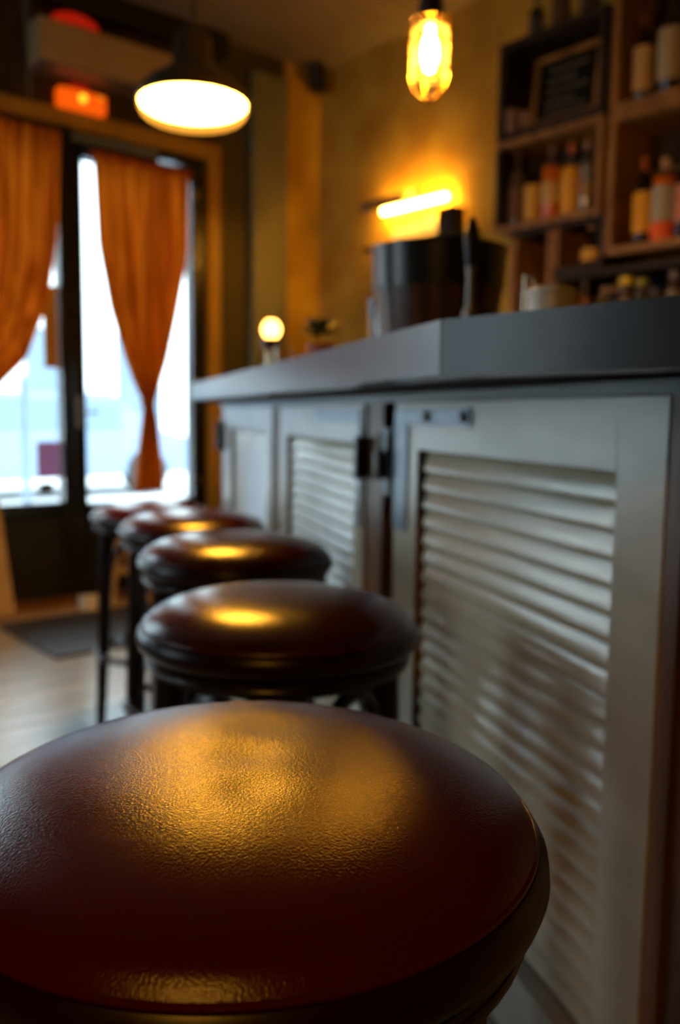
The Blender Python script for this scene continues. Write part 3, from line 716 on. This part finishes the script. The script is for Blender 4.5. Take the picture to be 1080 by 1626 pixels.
# glass form added to imitate the pale reflection on the barrel's left side
gv = tag(obj('reflection_vase', lathe(nb(), [(0,0),(.040,0),(.044,.01),(.048,.10),(.052,.17),(.049,.17),(.045,.10),(.040,.015),(0,.012)], 32), pane('vase_glass', (.85,.95,.85), .16, .02), None, True, (1.475,1.575,1.18)), 'clear glass form added behind the barrel to give its pale reflected strip', 'vase')
tp = thing('beer_tap', 'slim black beer tap handle standing in front of the barrel', 'tap', (1.262,1.125,1.18))
obj('base', lathe(nb(), [(0,0),(.035,0),(.036,.008),(.016,.016),(.014,.09),(0,.09)], 20), 'greymetal', tp, True)
obj('spout', tube(nb(), [(0,0,.08),(-.02,-.02,.09),(-.04,-.035,.085),(-.045,-.04,.06)], .007), 'greymetal', tp, True)
obj('shank', lathe(nb(), [(0,.09),(.009,.09),(.008,.15),(.010,.17),(0,.17)], 14), 'greymetal', tp, True)
obj('handle', lathe(nb(), [(0,.165),(.008,.165),(.010,.18),(.015,.215),(.014,.235),(.006,.258),(0,.262)], 14), 'iron', tp, True)
# small globe lamp far along
gl_ = thing('globe_lamp', 'small glowing globe lamp on a brass stem at the far end of the bar', 'lamp', (1.541,2.159,1.18))
obj('base', lathe(nb(), [(0,0),(.035,0),(.035,.012),(.012,.02),(.010,.07),(.02,.085),(0,.085)], 20), 'brass', gl_, True)
obj('cup', lathe(nb(), [(0,.085),(.018,.085),(.028,.10),(.031,.115),(0,.115)], 20), 'bronze', gl_, True)
obj('bulb', lathe(nb(), [(0,.108),(.015,.113),(.026,.130),(.029,.143),(.026,.156),(.015,.170),(0,.173)], 20), 'globe_e', gl_, True)
for dx, lb in ((-.085,'small clear glass left of the globe lamp'),(.065,'small clear glass right of the globe lamp')):
    q = B(2.59-dx, .56+abs(dx)*.2)
    tag(obj('drinking_glass', lathe(nb(), [(0,0),(.022,0),(.027,.085),(.025,.085),(.020,.006),(0,.006)], 20), M['jar'], None, True, (q[0],q[1],1.18)), lb, 'glass', 'glasses by the globe lamp')
# potted plant
pp = thing('potted_plant', 'small dark green plant in an orange pot on the bar left of the barrel', 'plant', (1.40,1.745,1.18))
obj('pot', lathe(nb(), [(0,0),(.026,0),(.034,.055),(.037,.055),(.037,.068),(.030,.068),(.028,.06),(0,.06)], 20), 'terracotta', pp, True)
bm = nb()
rnd = random.Random(3)
for k in range(90):
    a = rnd.uniform(0, 2*PI); el = rnd.uniform(.05, 1.4); r = rnd.uniform(.025,.055)
    c = Vector((r*math.cos(a)*math.cos(el*.9), r*math.sin(a)*math.cos(el*.9), .075+r*math.sin(el)*1.0))
    d = Vector((math.cos(a)*math.cos(el), math.sin(a)*math.cos(el), math.sin(el))); sd = d.cross(Vector((0,0,1))).normalized()*.007; L = d*.024
    v = [bm.verts.new(c-L*.5), bm.verts.new(c+sd), bm.verts.new(c+L), bm.verts.new(c-sd)]
    bm.faces.new(v)
o = obj('foliage', bm, 'leaf', pp); o['kind'] = 'stuff'
# white cup, tan box, small objects right of the barrel
tub = thing('white_tub', 'squat white round tub on the bar right of the barrel', 'tub', (1.268,.945,1.18))
obj('body', lathe(nb(), [(0,0),(.034,0),(.039,.006),(.0415,.095),(.040,.100),(0,.100)], 32), 'porcelain', tub, True)
obj('lid', lathe(nb(), [(0,.100),(.043,.100),(.043,.108),(.038,.113),(0,.115)], 32), 'porcelain', tub, True)
tag(obj('glass_stirrer_pot', lathe(nb(), [(0,0),(.012,0),(.013,.12),(.010,.15),(.008,.15),(.009,.01),(0,.01)], 16), M['jar'], None, True, (1.318,1.035,1.18)), 'narrow clear glass behind the white tub', 'glass')
tag(obj('salt_shaker', lathe(nb(), [(0,0),(.012,0),(.012,.07),(.009,.085),(.009,.10),(0,.106)], 16), mat('pale_blue_glaze',(.35,.42,.6),.2), None, True, (1.325,.875,1.18)), 'small pale blue shaker right of the white tub', 'shaker')

# ================================================================== BACK BAR: crates, bottles
bk = thing('back_counter', 'low dark wooden back counter under the bottle crates', 'counter', (0,0,0))
obj('body', bb(nb(), (3.20,-.9,0),(3.775,3.1,.90)), 'crate_dark', bk)
obj('top', bb(nb(), (3.17,-.9,.90),(3.775,3.12,.94), bev=.003), 'crate_dark', bk)
def crate(label, y0, y1, z0, z1, m='crate', th=.022, backm='crate_dark', bottom=True, top=True, lm=None, x0=3.476):
    t = thing('wooden_crate', label, 'crate', (0,0,0), 0, 'wooden crates fixed to the ochre wall as bottle shelves')
    x1 = XW-.001
    if bottom: obj('bottom_board', bb(nb(), (x0,y0,z0),(x1,y1,z0+th), bev=.002), m, t)
    if top: obj('top_board', bb(nb(), (x0,y0,z1-th),(x1,y1,z1), bev=.002), m if top is True else top, t)
    obj('side_board', bb(nb(), (x0,y1-th,z0+th),(x1,y1,z1-th), bev=.002), lm or m, t)
    obj('side_board', bb(nb(), (x0,y0,z0+th),(x1,y0+th,z1-th), bev=.002), m, t)
    n = 3; h = (z1-z0)/n
    for k in range(n): obj('back_board', bb(nb(), (x1-.012,y0+th,z0+h*k+.006),(x1,y1-th,z0+h*(k+1)-.006)), backm, t)  # back boards near black: the crate's inner shade is put into their colour
    return t
crate('upper left wooden crate holding the framed chalkboard', 2.345, 2.955, 2.425, 2.885, m='crate_dark', th=.035, top='crate_dark')
crate('middle left wooden crate holding amber bottles', 2.345, 2.955, 1.985, 2.420, th=.030, lm='crate_dark')
crate('upper right wooden crate with two dark bottles', 1.62, 2.315, 2.405, 3.05, th=.034)
crate('middle right wooden crate holding yellow and grey labelled bottles', 1.62, 2.315, 1.795, 2.400, th=.036)
crate('small wooden crate niche with one squat bottle', 2.32, 2.585, 1.745, 1.983, th=.028, m='crate_dark', lm='crate')
crate('lower left wooden crate right behind the barrel and white tub', 2.590, 2.84, 1.45, 1.983, th=.034, top='crate_dark')
crate('long low wooden crate with miniature bottles', 1.62, 2.585, 1.45, 1.742, th=.028, m='crate_dark', lm='crate')
# stack of supports down to the back counter
for i, yy in enumerate((2.72, 2.1)):
    tag(obj('wooden_block', bb(nb(), (3.52,yy-.10,.94),(3.76,yy+.10,1.45), bev=.004), 'crate_dark'),
        ('dark wooden block under the left end of the crates', 'dark wooden block under the low crate')[i], 'block')
# chalkboard
ch = thing('chalkboard', 'small framed chalkboard with faint chalk writing leaning in the upper left crate', 'chalkboard', (3.53,2.60,2.462))
R_t = Matrix.Rotation(.12,3,'Y')
def bxr(bm, a, b):
    return bb(bm, a, b)
def chobj(name, a, b, m):
    bm = nb(); bb(bm, a, b, bev=.002); bmesh.ops.rotate(bm, cent=(0,0,0), matrix=R_t, verts=bm.verts); return obj(name, bm, m, ch)
chobj('slate', (0,-.165,.02),(.006,.175,.31), 'chalk_slate')
for a, b in (((-.008,-.185,0),(.010,.195,.025)),((-.008,-.185,.305),(.010,.195,.33)),((-.008,-.185,.025),(.010,-.16,.305)),((-.008,.17,.025),(.010,.195,.305))): chobj('frame_bar', a, b, 'crate')
bm = nb()
for r_, zz in enumerate((.25,.20,.15,.10,.06)):
    pts = []; L = .22 if r_ % 2 == 0 else .16
    for i in range(40):
        s_ = i/39; pts.append((-.0015, .11-L*s_, zz+.010*math.sin(s_*38+r_*1.7)*math.cos(s_*11+r_)))
    tube(bm, pts, .0022, 4)
bmesh.ops.rotate(bm, cent=(0,0,0), matrix=R_t, verts=bm.verts)
obj('chalk_marks', bm, 'chalk', ch)

def gm(name, col, rough=.12, spec=.7):
    return mat(name, col, rough, spec=spec)
G = {'dark': gm('dark_glass',(.012,.008,.005)), 'green': gm('green_glass',(.015,.03,.012)), 'clear': None,
     'amber': gm('amber_liquor',(.55,.17,.015)), 'orange': gm('orange_liquor',(.62,.15,.01)), 'gold': gm('gold_liquor',(.8,.38,.03)),
     'smoke': gm('smoky_glass',(.10,.07,.05)), 'grey': gm('grey_glass',(.25,.25,.22)), 'red': gm('dark_red_glass',(.12,.01,.006)), 'pink': gm('pink_liquor',(.6,.22,.16))}
LB = {}
def lab(c):
    if c not in LB: LB[c] = mat('bottle_label', c, .6)
    return LB[c]
def bottle(label, x, y, z, h, r, glass, cap, lcol=None, l0=.1, l1=.5, shoulder=.62, neck=.30, group=None, cat='bottle', base=None, name='bottle'):
    t = thing(name, label, cat, (x, y, z), 0, group)
    rn = r*neck; zs = h*shoulder
    obj('body', lathe(nb(), [(0,0),(r*.92,0),(r,h*.02),(r,zs),(r*.93,zs+h*.05),(r*.9,zs+h*.055),(0,zs+h*.055)], 20), G[glass], t, True)
    obj('neck', lathe(nb(), [(0,zs+h*.05),(r*.925,zs+h*.052),(rn*1.3,zs+h*.13),(rn,zs+h*.17),(rn,h*.93),(0,h*.93)], 20), G['smoke' if glass != 'dark' else 'dark'], t, True)
    obj('cap', lathe(nb(), [(0,h*.86),(rn*1.25,h*.86),(rn*1.25,h*.99),(rn*1.1,h),(0,h)], 16), lab(cap), t, True)
    if lcol: obj('label', lathe(nb(), [(r+.0004,h*l0),(r+.0012,h*l0),(r+.0012,h*l1),(r+.0004,h*l1),(r+.0004,h*l0)], 24), lab(lcol), t, True)
    if base: obj('base_label', lathe(nb(), [(r+.0006,h*.02),(r+.0016,h*.02),(r+.0016,h*base[1]),(r+.0006,h*base[1]),(r+.0006,h*.02)], 24), lab(base[0]), t, True)
    return t
XB = 3.56
zb = 2.015
g1 = 'amber bottles in the middle left crate'
bottle('tall smoky bottle at the left end of the middle left crate', XB, 2.88, zb, .375, .042, 'smoke', (.10,.05,.03), (.16,.07,.03), .1, .5, group=g1)
bottle('short bottle with a wide yellow label, second in the middle left crate', XB, 2.785, zb, .30, .040, 'dark', (.03,.02,.015), (.75,.42,.05), .06, .62, shoulder=.66, group=g1)
bottle('orange bottle with a pale oval label in the middle left crate', XB, 2.675, zb, .355, .046, 'orange', (.18,.12,.09), (.62,.40,.12), .22, .50, shoulder=.66, group=g1)
bottle('bright golden bottle with a copper cap in the middle left crate', XB, 2.565, zb, .34, .043, 'gold', (.55,.16,.05), (.85,.42,.03), .08, .55, group=g1)
bottle('slim clear bottle at the right end of the middle left crate', XB-.02, 2.465, zb, .335, .030, 'grey', (.45,.30,.18), (.40,.25,.10), .25, .4, group=g1)
bottle('black bottle with a narrow tan label in the upper right crate', XB, 2.21, 2.439, .375, .043, 'dark', (.20,.06,.03), (.62,.40,.15), .12, .62, shoulder=.66, group='bottles in the upper right crate')
bottle('wide black bottle with a cream label in the upper right crate', XB, 2.08, 2.439, .37, .055, 'dark', (.03,.03,.02), (.45,.37,.22), .15, .72, shoulder=.74, group='bottles in the upper right crate')
bottle('black bottle at the right edge of the upper right crate', XB, 1.93, 2.439, .40, .045, 'dark', (.4,.3,.1), (.2,.15,.08), .15, .5, group='bottles in the upper right crate')
g2 = 'bottles in the middle right crate'
bottle('bottle with a tall yellow label and copper cap in the middle right crate', XB, 2.178, 1.831, .375, .043, 'dark', (.42,.12,.03), (.85,.45,.02), .14, .60, shoulder=.66, group=g2)
bottle('bottle with a grey-white label over an orange-red band in the middle right crate', XB, 2.078, 1.831, .355, .050, 'orange', (.62,.42,.22), (.42,.42,.32), .24, .66, shoulder=.72, group=g2, base=((.9,.13,.01),.23))
bottle('bottle with a pinkish label at the right edge of the middle right crate', XB, 1.975, 1.831, .34, .045, 'dark', (.3,.2,.1), (.62,.25,.15), .2, .66, shoulder=.72, group=g2)
bottle('squat bottle with a yellow label in the small crate niche', XB, 2.435, 1.773, .195, .045, 'dark', (.38,.20,.08), (.75,.42,.06), .12, .40, shoulder=.40, neck=.36, group='bottle in the small niche')
g3 = 'miniature bottles in the long low crate'
for lb, y_, zt, r, gl, cp, lc in (
  ('slim dark red bottle at the left end of the low crate', 2.447, 1.72, .022, 'red', (.10,.10,.10), (.14,.012,.008)),
  ('small amber bottle, second from the left in the low crate', 2.336, 1.665, .026, 'smoke', (.35,.18,.08), (.22,.20,.20)),
  ('small dull brass-capped bottle left of the yellow one in the low crate', 2.284, 1.665, .024, 'dark', (.25,.13,.04), (.18,.12,.05)),
  ('small bottle with a large bright yellow cap in the low crate', 2.229, 1.70, .031, 'smoke', (.85,.60,.03), (.30,.16,.07)),
  ('small bottle with a green and yellow cap in the low crate', 2.151, 1.685, .026, 'green', (.35,.35,.03), (.05,.05,.04)),
  ('small pale grey bottle right of the green one in the low crate', 2.090, 1.64, .026, 'grey', (.10,.12,.18), (.40,.34,.33)),
  ('tall grey bottle at the right edge of the low crate', 2.000, 1.70, .026, 'grey', (.25,.25,.25), (.12,.10,.09))):
    h = zt-1.478
    bottle(lb, XB-.02, y_, 1.478, h, r, gl, cp, lc, .2, .55, neck=.55 if 'yellow' not in lb else .85, shoulder=.6, group=g3)
# glasses beside chalkboard, objects on top of the upper left crate
for lb, y_, h, r in (('small dim tumbler at the left end of the upper left crate', 2.90, .115, .034), ('small dim tumbler standing before the chalkboard frame', 2.815, .085, .026)):
    tag(obj('tumbler', lathe(nb(), [(0,0),(r*.8,0),(r,h),(r*.92,h),(r*.72,.008),(0,.008)], 20), mat('frosted_glass',(.30,.18,.12),.3), None, True, (3.52,y_,2.460)), lb, 'glass', 'tumblers in the upper left crate')
bottle('dusty green bottle on top of the upper left crate', XB, 2.80, 2.885, .20, .035, 'green', (.08,.09,.09), (.05,.055,.05), group='objects on top of the crates')
bottle('dusty brown flask on top of the upper left crate', XB, 2.66, 2.885, .24, .04, 'smoke', (.28,.12,.04), (.10,.05,.02), group='objects on top of the crates')
bottle('tall dusty flask on top of the upper left crate next to the crate post', XB, 2.50, 2.885, .28, .04, 'dark', (.10,.06,.03), (.06,.03,.02), group='objects on top of the crates')
